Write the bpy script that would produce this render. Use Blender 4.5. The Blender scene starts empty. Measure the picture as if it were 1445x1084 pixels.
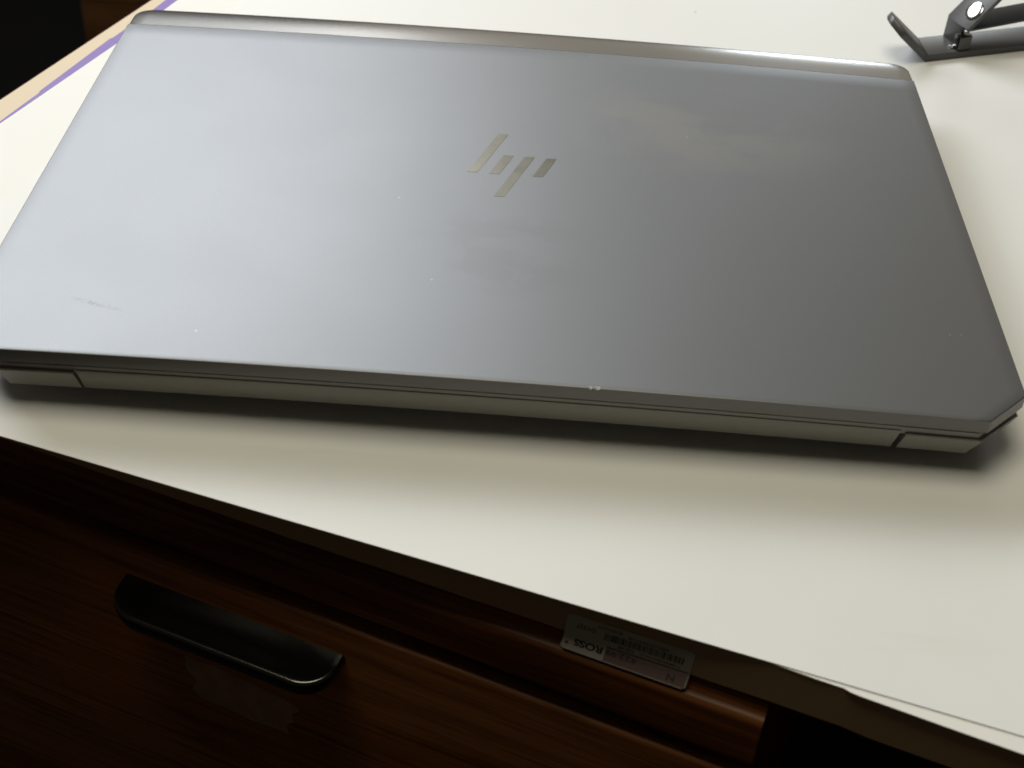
import bpy, bmesh, math, random
from mathutils import Vector, Matrix, noise
random.seed(7)
C = bpy.context.scene.collection
SC = bpy.context.scene
MM = 0.001

# ------------------------------------------------------------------ camera, world, lamps
cam_d = bpy.data.cameras.new('camera')
cam = bpy.data.objects.new('camera', cam_d); C.objects.link(cam)
Rr = ((0.9973366583541965, 0.04794387047787219, 0.054963398607488126),
      (0.07290856486075657, -0.6348672600037084, -0.7691735196594642),
      (-0.0019826933271348164, 0.7711322503040476, -0.6366719103809952))
M3 = Matrix((Rr[0], [-v for v in Rr[1]], [-v for v in Rr[2]])).transposed()
cam.matrix_world = Matrix.Translation((0.19673, -0.37763, 0.33829)) @ M3.to_4x4()
cam_d.sensor_width = 36.0; cam_d.lens = 50.39
cam_d.clip_start = 0.02; cam_d.clip_end = 50
cam_d.dof.use_dof = True; cam_d.dof.focus_distance = 0.585; cam_d.dof.aperture_fstop = 18
SC.camera = cam

w = bpy.data.worlds.new('World'); SC.world = w; w.use_nodes = True
bg = w.node_tree.nodes['Background']
bg.inputs[0].default_value = (1.0, 0.80, 0.56, 1); bg.inputs[1].default_value = 0.032

def area(name, loc, target, sx, sy, power, col):
    l = bpy.data.lights.new(name, 'AREA'); l.shape = 'RECTANGLE'; l.size = sx; l.size_y = sy
    l.energy = power; l.color = col
    o = bpy.data.objects.new(name, l); C.objects.link(o); o.location = loc
    d = Vector(target) - Vector(loc); o.rotation_euler = d.to_track_quat('-Z', 'Y').to_euler()
    return o
area('window_light', (-0.645, 1.30, 1.05), (0.15, 0.10, 0.0), 1.62, 0.60, 29, (0.985, 0.995, 0.99))
area('far_wall_light', (1.1, 3.0, 1.25), (0.2, 0.1, 0.0), 3.2, 1.7, 10, (1.0, 0.89, 0.72))
area('far_window_light', (0.90, 3.2, 0.50), (0.32, 0.27, 0.03), 0.40, 0.22, 5.5, (0.86, 0.95, 1.0))
area('ceiling_light', (-0.02, 0.11, 1.85), (0.22, 0.04, 0.0), 1.0, 0.82, 17.0, (1.0, 0.915, 0.68))

SC.view_settings.view_transform = 'Standard'; SC.view_settings.look = 'None'
SC.view_settings.exposure = 0; SC.view_settings.gamma = 1
SC.render.engine = 'CYCLES'
SC.cycles.max_bounces = 8

# ------------------------------------------------------------------ materials
class NT:
    def __init__(self, name):
        self.m = bpy.data.materials.new(name); self.m.use_nodes = True
        self.t = self.m.node_tree; self.b = self.t.nodes['Principled BSDF']
    def n(self, typ, **kw):
        nd = self.t.nodes.new(typ)
        for k, v in kw.items():
            if hasattr(nd, k): setattr(nd, k, v)
        return nd
    def l(self, a, b): self.t.links.new(a, b)
    def coord(self, scale=(1, 1, 1), loc=(0, 0, 0), rot=(0, 0, 0)):
        tc = self.n('ShaderNodeTexCoord'); mp = self.n('ShaderNodeMapping')
        mp.inputs['Scale'].default_value = scale; mp.inputs['Location'].default_value = loc
        mp.inputs['Rotation'].default_value = rot
        self.l(tc.outputs['Object'], mp.inputs[0]); return mp.outputs[0]
    def noise(self, vec, scale, detail=4, rough=0.55, dist=0.0):
        nd = self.n('ShaderNodeTexNoise'); nd.inputs['Scale'].default_value = scale
        nd.inputs['Detail'].default_value = detail; nd.inputs['Roughness'].default_value = rough
        nd.inputs['Distortion'].default_value = dist
        self.l(vec, nd.inputs['Vector']); return nd.outputs['Fac']
    def ramp(self, fac, stops, interp='LINEAR'):
        r = self.n('ShaderNodeValToRGB'); r.color_ramp.interpolation = interp
        el = r.color_ramp.elements
        while len(el) < len(stops): el.new(0.5)
        for e, (p, c) in zip(el, stops):
            e.position = p; e.color = c if len(c) == 4 else (*c, 1)
        self.l(fac, r.inputs[0]); return r.outputs[0]
    def maprange(self, v, a, b, c, d):
        r = self.n('ShaderNodeMapRange'); r.inputs[1].default_value = a; r.inputs[2].default_value = b
        r.inputs[3].default_value = c; r.inputs[4].default_value = d; self.l(v, r.inputs[0]); return r.outputs[0]
    def math(self, op, a, b=None):
        r = self.n('ShaderNodeMath'); r.operation = op
        for i, v in enumerate((a, b)):
            if v is None: continue
            if isinstance(v, (int, float)): r.inputs[i].default_value = v
            else: self.l(v, r.inputs[i])
        return r.outputs[0]
    def mix(self, fac, a, b):
        r = self.n('ShaderNodeMix'); r.data_type = 'RGBA'
        for s, v in ((0, fac), (6, a), (7, b)):
            if isinstance(v, (int, float)): r.inputs[s].default_value = v
            elif isinstance(v, tuple): r.inputs[s].default_value = (*v, 1)
            else: self.l(v, r.inputs[s])
        return r.outputs[2]
    def bump(self, h, strength, dist):
        b = self.n('ShaderNodeBump'); b.inputs['Strength'].default_value = strength
        b.inputs['Distance'].default_value = dist; self.l(h, b.inputs['Height']); self.l(b.outputs[0], self.b.inputs['Normal'])
    def set(self, **kw):
        for k, v in kw.items():
            k = {'color': 'Base Color', 'rough': 'Roughness', 'metal': 'Metallic', 'spec': 'Specular IOR Level',
                 'coat': 'Coat Weight', 'coatr': 'Coat Roughness', 'sheen': 'Sheen Weight'}[k]
            i = self.b.inputs[k]
            if isinstance(v, (int, float)): i.default_value = v
            elif isinstance(v, tuple): i.default_value = (*v, 1)
            else: self.l(v, i)
        return self

def mat_lid():
    m = NT('brushed_grey_lid'); co = m.coord()
    fine = m.noise(co, 3000, 3, 0.7)
    big = m.noise(co, 14, 3, 0.55, 0.6)
    # greasy smear: patchy film right of the logo, sharper on one side
    sm = m.noise(m.coord((1, 1.3, 1), (0.31, 0.07, 0)), 21, 6, 0.6, 0.3)
    tc = m.n('ShaderNodeTexCoord'); sp = m.n('ShaderNodeSeparateXYZ'); m.l(tc.outputs['Object'], sp.inputs[0])
    def blob(cx, cy, rx, ry, lo, hi):
        dx = m.math('DIVIDE', m.math('SUBTRACT', sp.outputs[0], cx), rx)
        dy = m.math('DIVIDE', m.math('SUBTRACT', sp.outputs[1], cy), ry)
        return m.maprange(m.math('ADD', m.math('MULTIPLY', dx, dx), m.math('MULTIPLY', dy, dy)), lo, hi, 1.0, 0.0)
    film = m.math('MULTIPLY', m.maprange(sm, 0.42, 0.56, 0.0, 1.0), blob(0.272, 0.185, 0.062, 0.042, 0.1, 1.2))
    smudge = m.math('MULTIPLY', m.maprange(m.noise(m.coord((1, 1.5, 1), (0.7, 0.2, 0)), 26, 5, 0.55, 0.5), 0.45, 0.51, 0.0, 1.0), blob(0.187, 0.078, 0.040, 0.030, 0.3, 1.1))
    # one dull scuff at near left
    sx = m.math('DIVIDE', m.math('SUBTRACT', sp.outputs[0], 0.0455), 0.011)
    sy = m.math('DIVIDE', m.math('SUBTRACT', m.math('ADD', sp.outputs[1], m.math('MULTIPLY', sp.outputs[0], 0.28)), 0.0412), 0.0016)
    rs = m.math('ADD', m.math('MULTIPLY', sx, sx), m.math('MULTIPLY', sy, sy))
    scuff = m.math('MULTIPLY', m.maprange(rs, 0.0, 1.0, 1.0, 0.0), m.maprange(m.noise(co, 900, 3), 0.4, 0.65, 0.0, 1.0))
    vo = m.n('ShaderNodeTexVoronoi'); vo.inputs['Scale'].default_value = 62; m.l(co, vo.inputs['Vector'])
    speck = m.math('MULTIPLY', m.math('LESS_THAN', vo.outputs['Distance'], 0.028), m.math('GREATER_THAN', m.noise(co, 41, 1), 0.55))
    base = m.mix(fine, (0.157, 0.166, 0.180), (0.208, 0.219, 0.237))
    c1 = m.mix(m.math('MULTIPLY', film, 0.5), base, (0.236, 0.232, 0.226))
    c1 = m.mix(m.math('MULTIPLY', smudge, 0.22), c1, (0.140, 0.144, 0.152))
    c2 = m.mix(m.math('MULTIPLY', scuff, 0.55), c1, (0.07, 0.066, 0.06))
    c3 = m.mix(m.math('MULTIPLY', speck, 0.5), c2, (0.4, 0.4, 0.4))
    rough = m.math('ADD', m.maprange(big, 0.3, 0.7, 0.464, 0.48), m.math('MULTIPLY', film, 0.012))
    m.set(color=c3, metal=0.92, rough=rough)
    m.bump(fine, 0.35, 0.00004)
    return m.m

def mat_simple(name, col, rough, metal=0.0, spec=0.5, nz=0.12, nscale=300, bump=0.0, coat=0.0):
    m = NT(name); co = m.coord()
    f = m.noise(co, nscale, 4)
    lo = tuple(c * (1 - nz) for c in col); hi = tuple(min(1, c * (1 + nz)) for c in col)
    m.set(color=m.mix(f, lo, hi), metal=metal, rough=m.maprange(f, 0.3, 0.7, rough * (1 - nz * .6), min(1, rough * (1 + nz * .6))), spec=spec, coat=coat)
    if bump: m.bump(f, bump, 0.0002)
    return m.m

def mat_paper(name, col, speck=0.55):
    m = NT(name); co = m.coord()
    cloud = m.noise(co, 7, 5, 0.6); fib = m.noise(co, 900, 3)
    vo = m.n('ShaderNodeTexVoronoi'); vo.inputs['Scale'].default_value = 46; m.l(co, vo.inputs['Vector'])
    sp = m.math('MULTIPLY', m.math('LESS_THAN', vo.outputs['Distance'], 0.032), m.math('GREATER_THAN', m.noise(co, 23, 1), speck))
    lo = tuple(c * 0.965 for c in col)
    c = m.mix(m.maprange(cloud, 0.35, 0.65, 0, 1), lo, col)
    c = m.mix(m.math('MULTIPLY', sp, 0.65), c, (0.16, 0.14, 0.11))
    # a smear or two of old marker dust
    st = m.noise(m.coord((3.0, 26, 1), (0.2, 0.1, 0), (0, 0, 0.28)), 2.2, 5, 0.6)
    c = m.mix(m.maprange(st, 0.64, 0.72, 0.0, 0.10), c, (0.55, 0.52, 0.46))
    m.set(color=c, rough=m.maprange(cloud, 0.3, 0.7, 0.42, 0.55), spec=0.35)
    m.bump(fib, 0.08, 0.0001)
    return m.m

def mat_wood(name, dark, mid, light, rough=0.42, scale=1.0):
    m = NT(name)
    co = m.coord((1.3 * scale, 30 * scale, 30 * scale))
    warp = m.noise(m.coord((2, 9, 9)), 3.0, 3)
    g = m.noise(co, 9, 8, 0.62, 1.3)
    pores = m.noise(m.coord((14, 520, 520)), 1.0, 3, 0.6)
    wide = m.noise(m.coord((0.9, 11, 11), (0.3, 0.4, 0.2)), 3.2, 4, 0.5, 1.6)
    f = m.math('ADD', m.math('MULTIPLY', g, 0.6), m.math('MULTIPLY', wide, 0.4))
    c = m.ramp(f, [(0.34, dark), (0.5, mid), (0.68, light)])
    c = m.mix(m.maprange(pores, 0.56, 0.66, 0, 0.6), c, tuple(v * 0.4 for v in dark))
    m.set(color=c, rough=m.maprange(f, 0.3, 0.7, rough, rough * 1.25), spec=0.3)
    m.bump(pores, 0.25, 0.0002)
    return m.m

LID = mat_lid()
STRIP = mat_simple('polished_edge_metal', (0.235, 0.234, 0.231), 0.25, 0.95, nz=0.0, nscale=60)
LOGO = mat_simple('mirror_logo_metal', (0.150, 0.147, 0.126), 0.31, 1.0, nz=0.22, nscale=110)
SIDE = mat_simple('side_aluminium', (0.19, 0.183, 0.175), 0.45, 0.6, nz=0.06, nscale=900)
BASE = mat_simple('silver_base', (0.29, 0.283, 0.255), 0.5, 0.4, nz=0.05, nscale=700)
HINGE = mat_simple('hinge_cover_silver', (0.26, 0.252, 0.228), 0.52, 0.4, nz=0.08, nscale=500)
DECK = mat_simple('deck_rim_dark', (0.30, 0.265, 0.25), 0.5, 0.3, nz=0.08)
RUBBER = mat_simple('black_rubber', (0.02, 0.02, 0.02), 0.8)
CHIP = mat_simple('bare_metal_chip', (0.85, 0.85, 0.83), 0.4, 0.2)
PAPER = mat_paper('white_paper', (0.765, 0.785, 0.81))
PAPER2 = mat_paper('white_board', (0.77, 0.78, 0.785), 0.8)
PURPLE = mat_simple('purple_tape_film', (0.115, 0.045, 0.36), 0.45, nz=0.10, nscale=160)
TAN = mat_simple('tan_laminate', (0.60, 0.49, 0.335), 0.5, nz=0.06, nscale=70)
EDGE = mat_simple('brown_edge_veneer', (0.16, 0.05, 0.02), 0.5)
SLAB_EDGE_SHADED = mat_simple('tan_slab_edge_shaded', (0.40, 0.28, 0.17), 0.6, nz=0.08, nscale=40)  # desktop tan again, darkened to put the front face's shade into the colour
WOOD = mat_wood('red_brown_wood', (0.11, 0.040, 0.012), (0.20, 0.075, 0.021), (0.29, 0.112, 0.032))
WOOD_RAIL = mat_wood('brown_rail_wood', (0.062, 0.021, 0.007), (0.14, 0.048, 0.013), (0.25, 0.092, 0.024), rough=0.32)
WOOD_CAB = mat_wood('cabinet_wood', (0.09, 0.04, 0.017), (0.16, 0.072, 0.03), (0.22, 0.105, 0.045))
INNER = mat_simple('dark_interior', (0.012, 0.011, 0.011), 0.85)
BLACK = mat_simple('black_plastic', (0.004, 0.004, 0.0042), 0.17, spec=0.9, nz=0.06, nscale=400)
STAND = mat_simple('black_coated_steel', (0.085, 0.087, 0.091), 0.43, 0.5, spec=0.6, nz=0.12, nscale=900)
RIVET = mat_simple('bright_rivet_steel', (0.86, 0.86, 0.86), 0.16, 1.0, nz=0.03)
FLOOR_SHADE = mat_simple('shaded_floor', (0.002, 0.0019, 0.002), 1.0, spec=0.1, nz=0.4, nscale=220, bump=0.4)  # floor colour near-black, painting in the shade beyond the desk
STICK_W = mat_simple('sticker_white', (0.50, 0.485, 0.45), 0.5, nz=0.05)
STICK_M = mat_simple('sticker_mauve', (0.24, 0.165, 0.165), 0.5, nz=0.05)
INK = mat_simple('sticker_ink', (0.015, 0.015, 0.035), 0.6)
INK2 = mat_simple('sticker_grey_ink', (0.07, 0.065, 0.062), 0.6)
RESIDUE = mat_simple('tape_residue_film', (0.33, 0.21, 0.115), 0.6, nz=0.4, nscale=130)

# ------------------------------------------------------------------ helpers (millimetres in, metres out)
def obj(name, verts, faces, mat, parent=None, smooth=False, bevel=0.0, seg=2, label=None):
    me = bpy.data.meshes.new(name)
    me.from_pydata([tuple(c * MM for c in v) for v in verts], [], faces)
    bm = bmesh.new(); bm.from_mesh(me)
    bmesh.ops.recalc_face_normals(bm, faces=bm.faces)
    if bevel:
        es = [e for e in bm.edges if len(e.link_faces) == 2 and e.calc_face_angle() > 0.5]
        bmesh.ops.bevel(bm, geom=es, offset=bevel * MM, segments=seg, profile=0.5, affect='EDGES', clamp_overlap=True)
    bm.to_mesh(me); bm.free()
    if smooth or bevel:
        me.polygons.foreach_set('use_smooth', [True] * len(me.polygons))
        try: me.set_sharp_from_angle(angle=math.radians(35))
        except Exception: pass
    me.materials.append(mat)
    o = bpy.data.objects.new(name, me); C.objects.link(o)
    if parent: o.parent = parent
    if label: o['label'] = label
    return o

def box(x0, x1, y0, y1, z0, z1):
    v = [(x, y, z) for z in (z0, z1) for y in (y0, y1) for x in (x0, x1)]
    f = [(0, 2, 3, 1), (4, 5, 7, 6), (0, 1, 5, 4), (2, 6, 7, 3), (0, 4, 6, 2), (1, 3, 7, 5)]
    return v, f

def prism(poly, z0, z1):
    n = len(poly)
    v = [(x, y, z0) for x, y in poly] + [(x, y, z1) for x, y in poly]
    f = [tuple(range(n - 1, -1, -1)), tuple(range(n, 2 * n))] + [(i, (i + 1) % n, n + (i + 1) % n, n + i) for i in range(n)]
    return v, f

def extrude_profile(prof, x0, x1, nx=1, jit=None):
    """profile of (y,z) points, closed, run along x"""
    n = len(prof); v = []; f = []
    for i in range(nx + 1):
        x = x0 + (x1 - x0) * i / nx
        for k, (y, z) in enumerate(prof):
            dy, dz = jit(x, k) if jit else (0, 0)
            v.append((x, y + dy, z + dz))
    for i in range(nx):
        for k in range(n):
            a = i * n + k; b = i * n + (k + 1) % n
            f.append((a, b, b + n, a + n))
    f.append(tuple(range(n))); f.append(tuple(nx * n + k for k in range(n - 1, -1, -1)))
    return v, f

def join(parts):
    v = []; f = []
    for a, b in parts:
        o = len(v); v += list(a); f += [tuple(i + o for i in q) for q in b]
    return v, f

def empty(name, label, cat, loc=(0, 0, 0), rz=0.0):
    o = bpy.data.objects.new(name, None); C.objects.link(o)
    o.location = [c * MM for c in loc]; o.rotation_euler = (0, 0, rz); o.empty_display_size = 0.05
    o['label'] = label; o['category'] = cat
    return o
def tag(o, label, cat):
    o['label'] = label; o['category'] = cat; return o

# ------------------------------------------------------------------ desk (local frame: x along its front edge, y back, z up from its top)
DESK_Z = -1.05
YAW = math.radians(-20.2)
desk = empty('desk', 'brown wooden desk with tan top, black drawer pull and price sticker on its edge', 'desk', (303.1, -99.3, DESK_Z), YAW)
R_END = 900.0
# desktop slab: lower front edge slightly out of true and ragged
def slabz(x):
    pts = [(-445, -27.0), (-195, -22.4), (-99, -19.4), (-22, -18.0), (5, -17.6), (9, -18.6), (26, -18.4), (900, -18.4)]
    for (a, za), (b, zb) in zip(pts, pts[1:]):
        if a <= x <= b: return za + (zb - za) * (x - a) / (b - a)
    return -18.4
def sjit(x, k):
    rag = (noise.noise(Vector((x * 0.06, 3.1, 0))) + 0.5 * noise.noise(Vector((x * 0.25, 1.1, 0)))) * 0.45
    top = noise.noise(Vector((x * 0.045, 7.7, 0))) * 0.12
    if k == 0: return (0.3, slabz(x) + 20 + rag)
    if k == 1: return (top, slabz(x) + 20 + 1 + rag * 0.6)
    if k == 5: return (0, slabz(x) + 20)
    return (top if k in (2, 3) else 0, 0)
v, f = extrude_profile([(1.0, -20), (0, -20), (0, -0.9), (0.7, 0), (700, 0), (700, -20)], -443.6, R_END, 160, sjit)
slab = obj('desktop', v, f, TAN, desk)
slab.data.materials.append(SLAB_EDGE_SHADED)
for p in slab.data.polygons:
    if p.normal.y < -0.4: p.material_index = 1
v, f = box(-444.5, -443.62, -0.2, 700, -20, -0.15)
obj('edge_band', v, f, EDGE, desk, bevel=0.3)
# rail below the slab, rounded upper front arris
prof = [(14, -19.0), (0.7, -19.0), (0.6, -22.4), (0.2, -23.5), (-0.6, -24.2), (-1.6, -24.6), (-2.5, -25.1), (-3.1, -25.9), (-3.3, -27.0),
        (-3.3, -45.2), (-2.6, -45.9), (14, -45.9)]
def rjit(x, k):
    lift = min(0, slabz(x) + 18.2) * 0.8 if k <= 8 else (x + 55) * -0.006
    return (noise.noise(Vector((x * .03, k * .5, 0))) * .15, lift)
v, f = extrude_profile(prof, -440, -21.2, 60, rjit)
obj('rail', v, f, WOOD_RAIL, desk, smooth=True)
# side panels, dark back of the carcass and of the knee space
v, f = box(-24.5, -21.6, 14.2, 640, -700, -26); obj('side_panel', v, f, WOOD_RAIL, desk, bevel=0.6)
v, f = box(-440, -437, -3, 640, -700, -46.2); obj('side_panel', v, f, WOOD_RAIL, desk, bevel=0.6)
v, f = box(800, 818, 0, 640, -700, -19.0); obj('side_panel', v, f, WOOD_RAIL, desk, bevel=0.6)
v, f = box(-21.2, 799.5, 330, 340, -700, -19.0); obj('back_panel', v, f, INNER, desk)
v, f = box(-436.5, -25.0, 17, 20, -700, -46.2); obj('carcass_panel', v, f, INNER, desk)

def drawer(z0, z1, with_tape):
    v, f = box(-436, -22.4, -3.3, 12, z0, z1)
    d = obj('drawer', v, f, WOOD, desk, bevel=1.6, seg=3)
    # pull handle: shelf with rounded front corners, dished top, lip turned down
    zb = (z1 - 14.6)
    top = []; nU, nV = 48, 14
    L, R, DEP, RC = -261.6, -171.0, 16.0, 12.0
    HX = 0
    def outline_x(t):   # t 0 back .. 1 front -> inset of the ends
        y = t * DEP
        if y > DEP - RC:
            q = (y - (DEP - RC)) / RC
            return RC - RC * math.sqrt(max(0, 1 - q * q))
        return 0
    V = []; F = []
    for j in range(nV + 1):
        t = 1 - (1 - j / nV) ** 1.8
        ins = min(outline_x(t), RC * 0.985)
        for i in range(nU + 1):
            u = i / nU
            x = L + ins + (R - L - 2 * ins) * u
            z = -1.4 * math.sin(math.pi * min(1, t * 1.05)) * (math.sin(math.pi * u) ** 0.7) - 2.0 * t
            V.append((x, -3.3 - t * DEP, zb + z))
    for j in range(nV):
        for i in range(nU):
            a = j * (nU + 1) + i; F.append((a, a + 1, a + nU + 2, a + nU + 1))
    # border loop ends+front, swept down to make the rounded lip
    loop = [j * (nU + 1) for j in range(nV + 1)] + [nV * (nU + 1) + i for i in range(1, nU + 1)] + [j * (nU + 1) + nU for j in range(nV - 1, -1, -1)]
    nrm = []
    for k in range(len(loop)):
        a = Vector(V[loop[max(0, k - 1)]]); b = Vector(V[loop[min(len(loop) - 1, k + 1)]]); d_ = b - a
        n = Vector((d_.y, -d_.x, 0)); n.normalize(); nrm.append(n if k or True else n)
    cen = Vector(((L + R) / 2, -3.3, 0))
    for k, n in enumerate(nrm):
        p = Vector(V[loop[k]]); p.z = 0
        if n.dot(p - cen) < 0: nrm[k] = -n
    prev = loop
    for off, dz in ((0.5, -0.08), (0.95, -0.32), (1.3, -0.72), (1.5, -1.3), (1.55, -2.2), (1.3, -4.4), (0.3, -7.2), (-1.2, -8.0), (-3.0, -7.6)):
        cur = []
        for k, idx in enumerate(loop):
            p = V[idx]; n = nrm[k]
            V.append((p[0] + n.x * off, min(p[1] + n.y * off, -2.9), p[2] + dz)); cur.append(len(V) - 1)
        for k in range(len(loop) - 1): F.append((prev[k], prev[k + 1], cur[k + 1], cur[k]))
        prev = cur
    obj('handle', V, F, BLACK, d, smooth=True)
    if with_tape:
        pts = [(-238, -102.5), (-232, -103.4), (-226, -101.8), (-212, -103.6), (-199, -105.2), (-190, -106.6), (-187.5, -109), (-191, -113),
               (-190.5, -118), (-194, -121), (-193, -127), (-199, -126.2), (-210, -127.4), (-222, -125.6), (-233, -126.3), (-236.5, -122), (-234, -116), (-238.5, -110)]
        n = len(pts)
        V = [(x - 2.6, -3.56, z - 3) for x, z in pts] + [(x - 2.6, -3.25, z - 3) for x, z in pts]
        F = [tuple(range(n)), tuple(range(2 * n - 1, n - 1, -1))] + [(i, (i + 1) % n, n + (i + 1) % n, n + i) for i in range(n)]
        obj('tape_residue', V, F, RESIDUE, d, label='torn patch of pale old tape below the handle')
    return d
drawer(-290, -54.4, True)

# price sticker, stuck on upside down: u runs right, w runs up when read upright
def on_sticker(u, w, lift=0.0):
    s = -46.6 - u * 0.995 - w * 0.055
    t = max(0.0, w - 11.5)
    z = -6.9 - w * 0.985 - (u / 43.0) * 1.9 * min(1.0, (17.6 - w) / 7.4 + 0.35) + 0.18 * t
    out = 0.25 + 0.34 * t + lift          # lower part hangs free, bending forward a little
    return (s, -out, z)
def sheet(poly, lift, mat, name, parent, sub=1):
    V = [on_sticker(u, w, lift) for u, w in poly]
    return obj(name, V, [tuple(range(len(poly)))], mat, parent)
def strip_patch(u0, u1, w0, w1, lift, nu=6, nw=10, corner=0.0):
    V = []; F = []
    for j in range(nw + 1):
        for i in range(nu + 1):
            V.append(on_sticker(u0 + (u1 - u0) * i / nu, w0 + (w1 - w0) * j / nw, lift))
    for j in range(nw):
        for i in range(nu):
            a = j * (nu + 1) + i; F.append((a, a + 1, a + nu + 2, a + nu + 1))
    return V, F
V, F = [], []
nu, nw, cr = 44, 18, 1.3
for face in (0.0, -0.12):
    o0 = len(V)
    for j in range(nw + 1):
        w_ = 17.6 * j / nw
        e = 0.0
        if w_ < cr: e = cr - math.sqrt(max(0, cr * cr - (cr - w_) ** 2))
        if w_ > 17.6 - cr: e = cr - math.sqrt(max(0, cr * cr - (w_ - 17.6 + cr) ** 2))
        for i in range(nu + 1): V.append(on_sticker(e + (43.0 - 2 * e) * i / nu, w_, face))
    for j in range(nw):
        for i in range(nu):
            a = o0 + j * (nu + 1) + i; F.append((a, a + 1, a + nu + 2, a + nu + 1))
st = obj('price_sticker', V, F, STICK_W, desk, label='white and mauve price sticker stuck upside down on the front edge')
V, F = strip_patch(0.5, 28.2, 10.0, 17.1, 0.03); obj('mauve_band', V, F, STICK_M, st)
def text_on(txt, u, w_, size, mat, name, width=None, lift=0.07, bold=0.0):
    cu = bpy.data.curves.new('txt', 'FONT'); cu.body = txt; cu.size = 1.0; cu.offset = bold
    to = bpy.data.objects.new('txt', cu); C.objects.link(to)
    bpy.context.view_layer.update()
    me = bpy.data.meshes.new_from_object(to.evaluated_get(bpy.context.evaluated_depsgraph_get()))
    bpy.data.objects.remove(to)
    xs = [q.co.x for q in me.vertices]; x0, x1 = min(xs), max(xs)
    sx = size if width is None else width / (x1 - x0)
    bm = bmesh.new(); bm.from_mesh(me)
    for q in bm.verts:
        p = on_sticker(u + (q.co.x - x0) * sx, w_ + q.co.y * size, lift); q.co = Vector(p) * MM
    bm.to_mesh(me); bm.free(); me.name = name; me.materials.append(mat)
    o = bpy.data.objects.new(name, me); C.objects.link(o); o.parent = st
    return o
text_on('ROSS', 29.2, 11.4, 4.3, INK, 'lettering', 9.8, bold=0.034)
tri = [(40.6, 14.6), (42.0, 14.6), (41.3, 13.0)]
sheet(tri, 0.07, INK, 'mark', st)
text_on('$22.99', 17.6, 11.4, 3.6, INK2, 'lettering', 10.4, bold=0.012)
text_on('N', 4.2, 13.2, 3.9, INK2, 'lettering', bold=0.02)
text_on('D1327', 32.8, 3.7, 2.7, INK2, 'lettering', 6.6, bold=0.012)
text_on('BLUETOOTH', 24.2, 1.5, 1.5, INK2, 'lettering', 8.0, bold=0.012)
text_on('400137245118', 8.2, 2.3, 1.7, INK2, 'lettering', 13.5, bold=0.008)
text_on('COMPARABLE VALUE', 3.6, 8.3, 1.35, INK2, 'lettering', 13.6, bold=0.012)
text_on('$30.00', 19.0, 8.1, 1.9, INK2, 'lettering', 5.6, bold=0.016)
rb = random.Random(11); V, F = [], []; u = 3.0
while u < 29.6:
    wd = rb.choice((0.22, 0.22, 0.4, 0.6)); o = len(V)
    for (a, b) in ((u, 4.0), (u + wd, 4.0), (u + wd, 7.3), (u, 7.3)): V.append(on_sticker(a, b, 0.07))
    F.append((o, o + 1, o + 2, o + 3)); u += wd + rb.choice((0.25, 0.3, 0.5))
obj('barcode', V, F, INK2, st)

# ------------------------------------------------------------------ sheets on the desk
ey = Vector((math.cos(YAW), math.sin(YAW))); ny = Vector((-ey.y, ey.x)); P0 = Vector((303.1, -99.3))
def d2w(x, y): q = P0 + ey * x + ny * y; return (q.x, q.y)
# purple tape along the left margin (three overlapping runs, jogged)
tp = []
outer = [(-430.0, 60), (-430.9, 150), (-431.8, 170), (-432.4, 185.5), (-433.2, 187), (-434.7, 215), (-436.4, 248), (-435.8, 250), (-436.6, 287), (-437.4, 300), (-440, 420), (-441, 690)]
inner = [(-423.0, 690), (-423.0, 60)]
tape = obj('purple_tape', *prism([d2w(*q) for q in outer + inner], -1.03, -0.93), PURPLE)
tag(tape, 'thin purple tape line along the tan left margin of the desktop', 'tape')
low = [(-429.1, 60), (-429.3, 170), (-429.8, 244), (-430.8, 289), (-432.4, 330), (-434, 690), (860, 690), (860, -1.3), (52, -1.2), (30, -1.15), (14, -1.0), (4, -0.95), (1.0, -0.7), (-1.2, -0.1), (-10, -0.3), (-24, -0.2), (-60, 0.1), (-150, 0.5), (-430, 0.9)]
lo = obj('white_board', *prism([d2w(*q) for q in low], -0.90, -0.47), PAPER2)
tag(lo, 'lower white sheet edged in purple, squared to the desk under the top sheet', 'board')
# upper sheet, turned about four degrees against the desk; gently wavy near edge
a = math.radians(-16.15); u1 = Vector((math.cos(a), math.sin(a))); u2 = Vector((-u1.y, u1.x)); O = Vector((20.9, -16.1))
x_left = (Vector((33.4, 323.2)) - O).dot(u1)
V, F = [], []; NX, NY = 110, 36
for j in range(NY + 1):
    for i in range(NX + 1):
        x = x_left + (720 - x_left) * i / NX; y = 540 * (j / NY) ** 1.6
        wob = 0.25 * noise.noise(Vector((x * .01, 2.0, 0))) * (1 if j == 0 else 0)
        q = O + u1 * x + u2 * (y + wob)
        V.append((q.x, q.y, 0.0))
n0 = len(V); V += [(x, y, -0.42) for x, y, z in V]
for j in range(NY):
    for i in range(NX):
        k = j * (NX + 1) + i
        F.append((k, k + 1, k + NX + 2, k + NX + 1)); F.append((n0 + k, n0 + k + NX + 1, n0 + k + NX + 2, n0 + k + 1))
bl = [i for i in range(NX + 1)] + [j * (NX + 1) + NX for j in range(1, NY + 1)] + [NY * (NX + 1) + i for i in range(NX - 1, -1, -1)] + [j * (NX + 1) for j in range(NY - 1, 0, -1)]
for k in range(len(bl)):
    p, q = bl[k], bl[(k + 1) % len(bl)]; F.append((p, n0 + p, n0 + q, q))
pp = obj('paper_sheet', V, F, PAPER)
tag(pp, 'large white top sheet lying askew on the desk under the closed laptop', 'paper')

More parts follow.
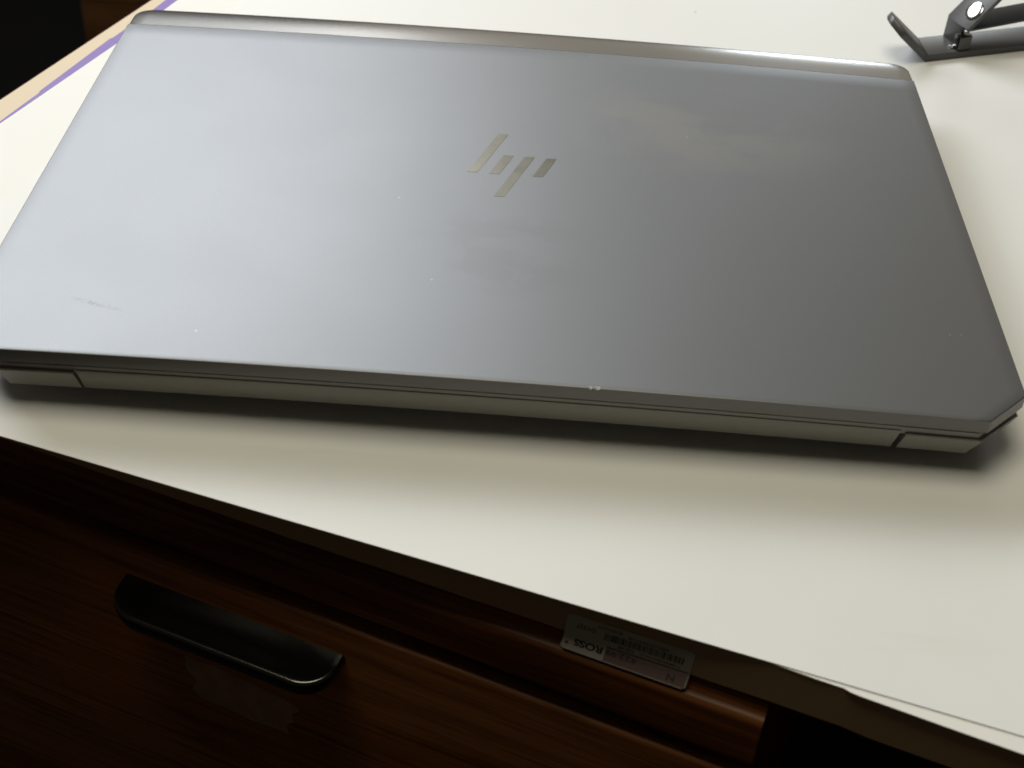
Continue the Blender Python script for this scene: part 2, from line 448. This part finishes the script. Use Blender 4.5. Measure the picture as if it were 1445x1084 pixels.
# ------------------------------------------------------------------ laptop
W, CH = 376.0, 16.0
H = 25.0
BOW = 2.36
def bow(x): u_ = 2 * x / W - 1; return BOW * (1 - u_ * u_)
lap = empty('laptop', 'closed grey metal laptop with a shiny logo of four slanted bars', 'laptop')

def grid_shell(rows, rings, nx=64, close_z=None, ztop=None):
    """rows: (y, xl, xr, z); border swept outward by rings (offset, dz). heights follow the bow"""
    V = []; F = []
    for (y, xl, xr, z) in rows:
        for i in range(nx + 1):
            V.append([xl + (xr - xl) * i / nx, y, z])
    m = len(rows); s = nx + 1
    for j in range(m - 1):
        for i in range(nx):
            k = j * s + i; F.append((k, k + 1, k + s + 1, k + s))
    loop = [i for i in range(s)] + [j * s + nx for j in range(1, m)] + [(m - 1) * s + i for i in range(nx - 1, -1, -1)] + [j * s for j in range(m - 2, 0, -1)]
    L = len(loop); nr = []
    for k in range(L):
        p = Vector(V[loop[k - 1]][:2]); q = Vector(V[loop[k]][:2]); r = Vector(V[loop[(k + 1) % L]][:2])
        n1 = Vector(((q - p).y, -(q - p).x)).normalized() if (q - p).length > 1e-6 else Vector((0, 0))
        n2 = Vector(((r - q).y, -(r - q).x)).normalized() if (r - q).length > 1e-6 else n1
        n = n1 + n2
        n = n.normalized() if n.length > 1e-6 else n1
        c = max(0.6, n.dot(n1)) if n1.length else 1
        nr.append(n / c)
    prev = loop
    for (off, dz) in rings:
        cur = []
        for k in range(L):
            q = V[loop[k]]; V.append([q[0] + nr[k].x * off, q[1] + nr[k].y * off, (q[2] + dz[1:][0]) if isinstance(dz, tuple) else dz]); cur.append(len(V) - 1)
        for k in range(L): F.append((prev[k], cur[k], cur[(k + 1) % L], prev[(k + 1) % L]))
        prev = cur
    F.append(tuple(reversed(prev)))
    return [(x, y, z + bow(x) + H) for x, y, z in V], F

SY = 250.4      # seam between lid skin and polished edge
def lid_rows():
    ys = [0.45, 2, 5, 9, 13, CH + 0.2] + [20 + (SY - 20.4) * k / 22 for k in range(23)]
    R = []
    for y in ys:
        ins = 0.45 + max(0, CH - y)
        R.append((y, ins, W - ins, 0.0))
    return R
v, f = grid_shell(lid_rows(), [(0.2, ('r', -0.06)), (0.40, ('r', -0.22)), (0.45, ('r', -0.5)), (0.45, ('r', -5.3)), (0.1, ('r', -5.7))])
lid = obj('lid', v, f, LID, lap, smooth=True)
lid.data.materials.append(SIDE)
for p in lid.data.polygons:
    if abs(p.normal.z) < 0.5: p.material_index = 1
# polished front edge: curls down at far side, rounded corners
RC = 9.0; YF = 271.0
rows = []
for k in range(15):
    t = k / 14; y = SY + 0.12 + (YF - 1.5 - SY - 0.12) * (1 - (1 - t) ** 1.5)
    q = min(1, max(0, (y - (YF - 1.5 - RC)) / RC)); ins = 1.45 + (RC - RC * math.sqrt(max(0, 1 - q * q))) * 0.93
    d = (y - SY) / (YF - SY); z = -0.10 - 0.50 * d - 1.35 * d ** 4
    rows.append((y, ins, W - ins, z))
v, f = grid_shell(rows, [(0.45, ('r', -0.13)), (0.95, ('r', -0.45)), (1.3, ('r', -0.95)), (1.5, ('r', -1.8)), (1.5, ('r', -3.4)), (0.9, ('r', -3.8))])
# the near border must stay on the seam: clamp
v = [(x, max(y, SY + 0.1), z) for x, y, z in v]
obj('front_edge', v, f, STRIP, lid, smooth=True, label='mirror polished curved edge along the far side of the lid')

# logo of four slanted bars, each its own piece, set 0.06 mm proud
SL = (186.0 - 174.9) / (167.3 - 134.9)       # slant of the bars
for (x0, y0, y1) in ((170.7, 134.6, 167.2), (179.8, 134.4, 149.9), (182.7, 117.1, 149.8), (197.9, 134.5, 149.7)):
    V = []; n = 8
    for zz in (0.08, -0.3):
        for k in range(n + 1):
            y = y0 + (y1 - y0) * k / n; xo = x0 + (y - y0) * SL
            V += [(xo, y, H + bow(xo) + zz), (xo + 4.25, y, H + bow(xo + 4.25) + zz)]
    F = []; b = 2 * (n + 1)
    for k in range(n):
        q = 2 * k
        F += [(q, q + 1, q + 3, q + 2), (b + q, b + q + 2, b + q + 3, b + q + 1), (q, q + 2, b + q + 2, b + q), (q + 1, b + q + 1, b + q + 3, q + 3)]
    F += [(0, b, b + 1, 1), (2 * n, 2 * n + 1, b + 2 * n + 1, b + 2 * n)]
    obj('logo_bar', V, F, LOGO, lid)
# two bright chips on the near edge of the lid
for cx_, wd in ((222.6, 0.9), (225.0, 1.6)):
    zc = H + bow(cx_)
    V = [(cx_ - wd / 2, 0.9, zc + .03), (cx_ + wd / 2, 0.7, zc + .03), (cx_ + wd * .6, 0.05, zc - .12), (cx_ + wd * .2, -.06, zc - .75), (cx_ - wd * .55, -.05, zc - .35)]
    V += [(x, y + 0.25, z - 0.25) for x, y, z in V]
    F = [(0, 1, 2, 3, 4), (9, 8, 7, 6, 5)] + [(i, (i + 1) % 5, 5 + (i + 1) % 5, 5 + i) for i in range(5)]
    obj('paint_chip', V, F, CHIP, lid)

# base: deck rim (dark, recessed) and silver tub narrowing downwards; hinge bay cut between XA and XB at the rear
XA, XB = 43.6, 333.2
def base_rows(inset, ylast, rear=None):
    R = []
    for y in [inset, 3 + inset, 8, 12, CH + inset, 24, 60, 140, 220, ylast - 8, ylast - 3, ylast]:
        ins = inset + max(0, CH - (y - inset)) * (1 if y < CH + inset else 0)
        q = max(0, (y - (ylast - 8)) / 8); ins += (8 - 8 * math.sqrt(max(0, 1 - q * q))) * 0.95
        R.append((y, ins, W - ins, 0.0))
    return R
v, f = grid_shell([(y, a_, b_, -6.9) for y, a_, b_, z in base_rows(1.7, 267)], [(0.25, ('r', -0.25)), (0.3, ('r', -0.8)), (0.3, ('r', -2.9))])
obj('deck_rim', v, f, DECK, lap, smooth=True)
def tub(x0, x1, y_rear, y_end, name):
    """a piece of tub with the chamfered rear corner where it has one"""
    V = []; F = []
    prof = [(-9.05, 1.3), (-9.25, 0.6), (-9.7, 0.35), (-18.8, 4.1), (-19.2, 4.6), (-19.5, 6.5)]
    # plan outline, counter-clockwise, for one inset value
    def outline(ins):
        pts = []
        if x0 == 0:
            pts = [(ins, y_end), (ins, CH + ins * 0.41)] + [(ins + (CH - ins * 0.18) * t, CH + ins * .41 - (CH - ins * .59) * t) for t in (0.33, 0.66, 1)] + [(x1 * .6, ins), (x1 + ins * 0.25, ins), (x1 + ins * 0.25, y_end)]
        else:
            pts = [(W - x, y) for x, y in (((ins, y_end), (ins, CH + ins * 0.41)))] + [(W - (ins + (CH - ins * 0.18) * t), CH + ins * .41 - (CH - ins * .59) * t) for t in (0.33, 0.66, 1)] + [(W - (W - x0) * .6, ins), (x0 - ins * 0.25, ins), (x0 - ins * 0.25, y_end)]
        return pts
    for z, ins in prof:
        V += [(x, y, H + bow(x) + z) for x, y in outline(ins)]
    n = len(outline(0))
    for r in range(len(prof) - 1):
        for k in range(n):
            a_ = r * n + k; b_ = r * n + (k + 1) % n
            F.append((a_, b_, b_ + n, a_ + n))
    F.append(tuple(range(n))); F.append(tuple((len(prof) - 1) * n + k for k in range(n)))
    return obj(name, V, F, BASE, lap)
tub(0, XA, 0, 30, 'corner_block'); tub(XB, W, 0, 30, 'corner_block')
V, F = [], []
for z, ins in ((-9.05, 1.2), (-9.9, 0.4), (-19.0, 4.4), (-19.5, 7.0)):
    for i in range(25):
        V.append((ins + (W - 2 * ins) * i / 24, 30.4, z))
    for i in range(25):
        V.append((ins + (W - 2 * ins) * i / 24, 267.5 - ins * 1.4, z))
for r in range(3):
    for i in range(24):
        a_ = r * 50 + i; F.append((a_, a_ + 1, a_ + 51, a_ + 50)); F.append((a_ + 25, a_ + 75, a_ + 76, a_ + 26))
    F.append((r * 50, r * 50 + 50, r * 50 + 75, r * 50 + 25)); F.append((r * 50 + 24, r * 50 + 49, r * 50 + 99, r * 50 + 74))
for i in range(24):
    F.append((i, i + 25, i + 26, i + 1)); F.append((150 + i, 151 + i, 176 + i, 175 + i))
obj('base', [(x, y, z + bow(x) + H) for x, y, z in V], F, BASE, lap)
# hinge cover: thin upper lip, then main face leaning in to the bottom
def hinge(prof, x0, x1, mat, name, skew):
    n = len(prof); V = []; F = []; NX = 56
    for i in range(NX + 1):
        for (y, z) in prof:
            e0 = x0 + skew * (-z - 6) * 0.10; e1 = x1 - skew * (-z - 6) * 0.10
            x = e0 + (e1 - e0) * i / NX
            V.append((x, y, H + bow(x) + z))
    for i in range(NX):
        for k in range(n):
            a_ = i * n + k; b_ = i * n + (k + 1) % n; F.append((a_, b_, b_ + n, a_ + n))
    F.append(tuple(range(n))); F.append(tuple(NX * n + k for k in range(n)))
    return obj(name, V, F, mat, lap, smooth=True)
hinge([(1.05, -6.15), (0.75, -6.4), (0.75, -7.75), (0.85, -7.85), (0.85, -7.95), (0.5, -8.05), (0.35, -8.7), (3.6, -18.2), (4.2, -18.8), (30, -18.8), (30, -6.15)], XA + 1.1, XB - 2.0, HINGE, 'hinge_cover', 1.0)
# feet
for (x0, x1, y0, y1) in ((40, 336, 24, 34), (60, 110, 232, 242), (266, 316, 232, 242)):
    V = []; F = []; n = 20
    for i in range(n + 1):
        x = x0 + (x1 - x0) * i / n
        V += [(x, y0, 0.04), (x, y1, 0.04), (x, y1, H - 19.4 + bow(x)), (x, y0, H - 19.4 + bow(x))]
    for i in range(n):
        for k in range(4):
            a_ = i * 4 + k; b_ = i * 4 + (k + 1) % 4; F.append((a_, b_, b_ + 4, a_ + 4))
    F.append((0, 1, 2, 3)); F.append((4 * n + 3, 4 * n + 2, 4 * n + 1, 4 * n))
    obj('rubber_foot', V, F, RUBBER, lap)

# ------------------------------------------------------------------ folding stand (local: x along its base bar, y back, z up)
stand = empty('folding_stand', 'black folding metal stand with an upturned lip and a bright rivet beside the laptop', 'stand', (400.25, 324.2, 0), math.radians(21))
# base bar
v, f = prism([(-1.6, -1.5), (190, -1.5), (190, 18.4), (4.2, 18.4)], 0.1, 4.0)
obj('base_bar', v, f, STAND, stand, bevel=0.5)
# lip: bent up about forty degrees, corners of the tip cut
def lip():
    a_ = math.radians(40); ca, sa = math.cos(a_), math.sin(a_)
    outl = [(0, 0.0), (24, 0.0), (30.5, 7.0), (31.2, 9.0), (31.2, 13.0), (28, 19.6), (0, 19.6)]   # (distance along lip, y)
    V = []
    for t in (0, 3.6):
        for s, y in outl:
            bx = -1.4 + 5.4 * y / 19.6
            V.append((bx - s * ca + t * sa, -1.4 + y, 0.35 + s * sa + t * ca))
    n = len(outl)
    F = [tuple(range(n)), tuple(range(2 * n - 1, n - 1, -1))] + [(i, (i + 1) % n, n + (i + 1) % n, n + i) for i in range(n)]
    return V, F
v, f = lip(); obj('lip', v, f, STAND, stand, bevel=0.4)
# bent arm: vertical tab then ramp rising to the right
E = math.radians(48); t = 2.2
y0, y1 = 3.6, 18.0
cs, sn = math.cos(E), math.sin(E)
def bar_prism(pr, ya, yb):
    n = len(pr); V = [(x, ya, z) for x, z in pr] + [(x, yb, z) for x, z in pr]
    return V, [tuple(range(n)), tuple(range(2 * n - 1, n - 1, -1))] + [(i, (i + 1) % n, n + (i + 1) % n, n + i) for i in range(n)]
tab = bar_prism([(20.6, 3.2), (20.6, 15.4), (20.6 + t, 15.4 - t * 0.45 + 2.2), (20.6 + t, 3.2)], y0, y1)
ramp = bar_prism([(20.65, 15.42), (20.6 + 62 * cs, 15.4 + 62 * sn), (20.6 + 62 * cs + t * sn, 15.4 + 62 * sn - t * cs), (20.65 + t * sn, 15.42 - t * cs)], y0 - 4.2, y1 + 0.4)
V, F = join([tab, ramp])
arm = obj('bent_arm', V, F, STAND, stand, bevel=0.4)
# rivet on the ramp
def disc(cen, ax, r, h, name, mat, parent, dome=0.15):
    ax = Vector(ax).normalized(); s_ = ax.orthogonal().normalized(); q_ = ax.cross(s_)
    V = []; F = []; n = 28
    for rr, hh in ((r, 0), (r, h * .7), (r * .9, h), (r * .5, h + dome)):
        for k in range(n):
            th = 2 * math.pi * k / n
            V.append(tuple(Vector(cen) + (s_ * math.cos(th) + q_ * math.sin(th)) * rr + ax * hh))
    for j in range(3):
        for k in range(n): F.append((j * n + k, j * n + (k + 1) % n, (j + 1) * n + (k + 1) % n, (j + 1) * n + k))
    F.append(tuple(range(3 * n, 4 * n)))
    return obj(name, V, F, mat, parent, smooth=True)
rc = 9.8
disc((20.6 + rc * cs, 6.0, 15.4 + rc * sn), (-sn, 0, cs), 5.2, 0.9, 'rivet', RIVET, arm)
# second arm: strip going right, tilted to the viewer, just above the base bar
V = [(27, 6, 12.0), (120, 6, 19.5), (120, 18, 22.7), (27, 18, 15.2)]
nv = Vector((-.08, -.25, 1)).normalized() * -1.6
V += [tuple(Vector(q) + nv) for q in V]
F = [(0, 1, 2, 3), (7, 6, 5, 4), (0, 4, 5, 1), (1, 5, 6, 2), (2, 6, 7, 3), (3, 7, 4, 0)]
obj('lower_arm', V, F, STAND, stand, bevel=0.3)
v, f = box(17.5, 25.5, -1.1, 4.6, 3.9, 12.5); obj('pivot_block', v, f, BLACK, stand, bevel=1.2)
disc((17.0, 4.0, 4.0), (0, 0, 1), 1.5, 1.2, 'bolt', RIVET, stand)

# ------------------------------------------------------------------ room beyond the desk
fl = obj('floor', *box(-4000, 4000, -3000, 5000, -760, -725), FLOOR_SHADE); fl['kind'] = 'structure'
cab = empty('cabinet', 'dark brown wooden cabinet standing beyond the far left corner of the desk', 'cabinet', (-383, 1300, -725))
v, f = box(0, 700, 0, 420, 60, 700); obj('body', v, f, WOOD_CAB, cab, bevel=2)
v, f = box(10, 690, 12, 410, 0, 59.5); obj('plinth', v, f, INNER, cab)
for k in range(2):
    v, f = box(3 + k * 348, 347 + k * 350 - (0 if k == 0 else 0), -18, -0.5, 66, 694); obj('door', v, f, WOOD_CAB, cab, bevel=2)
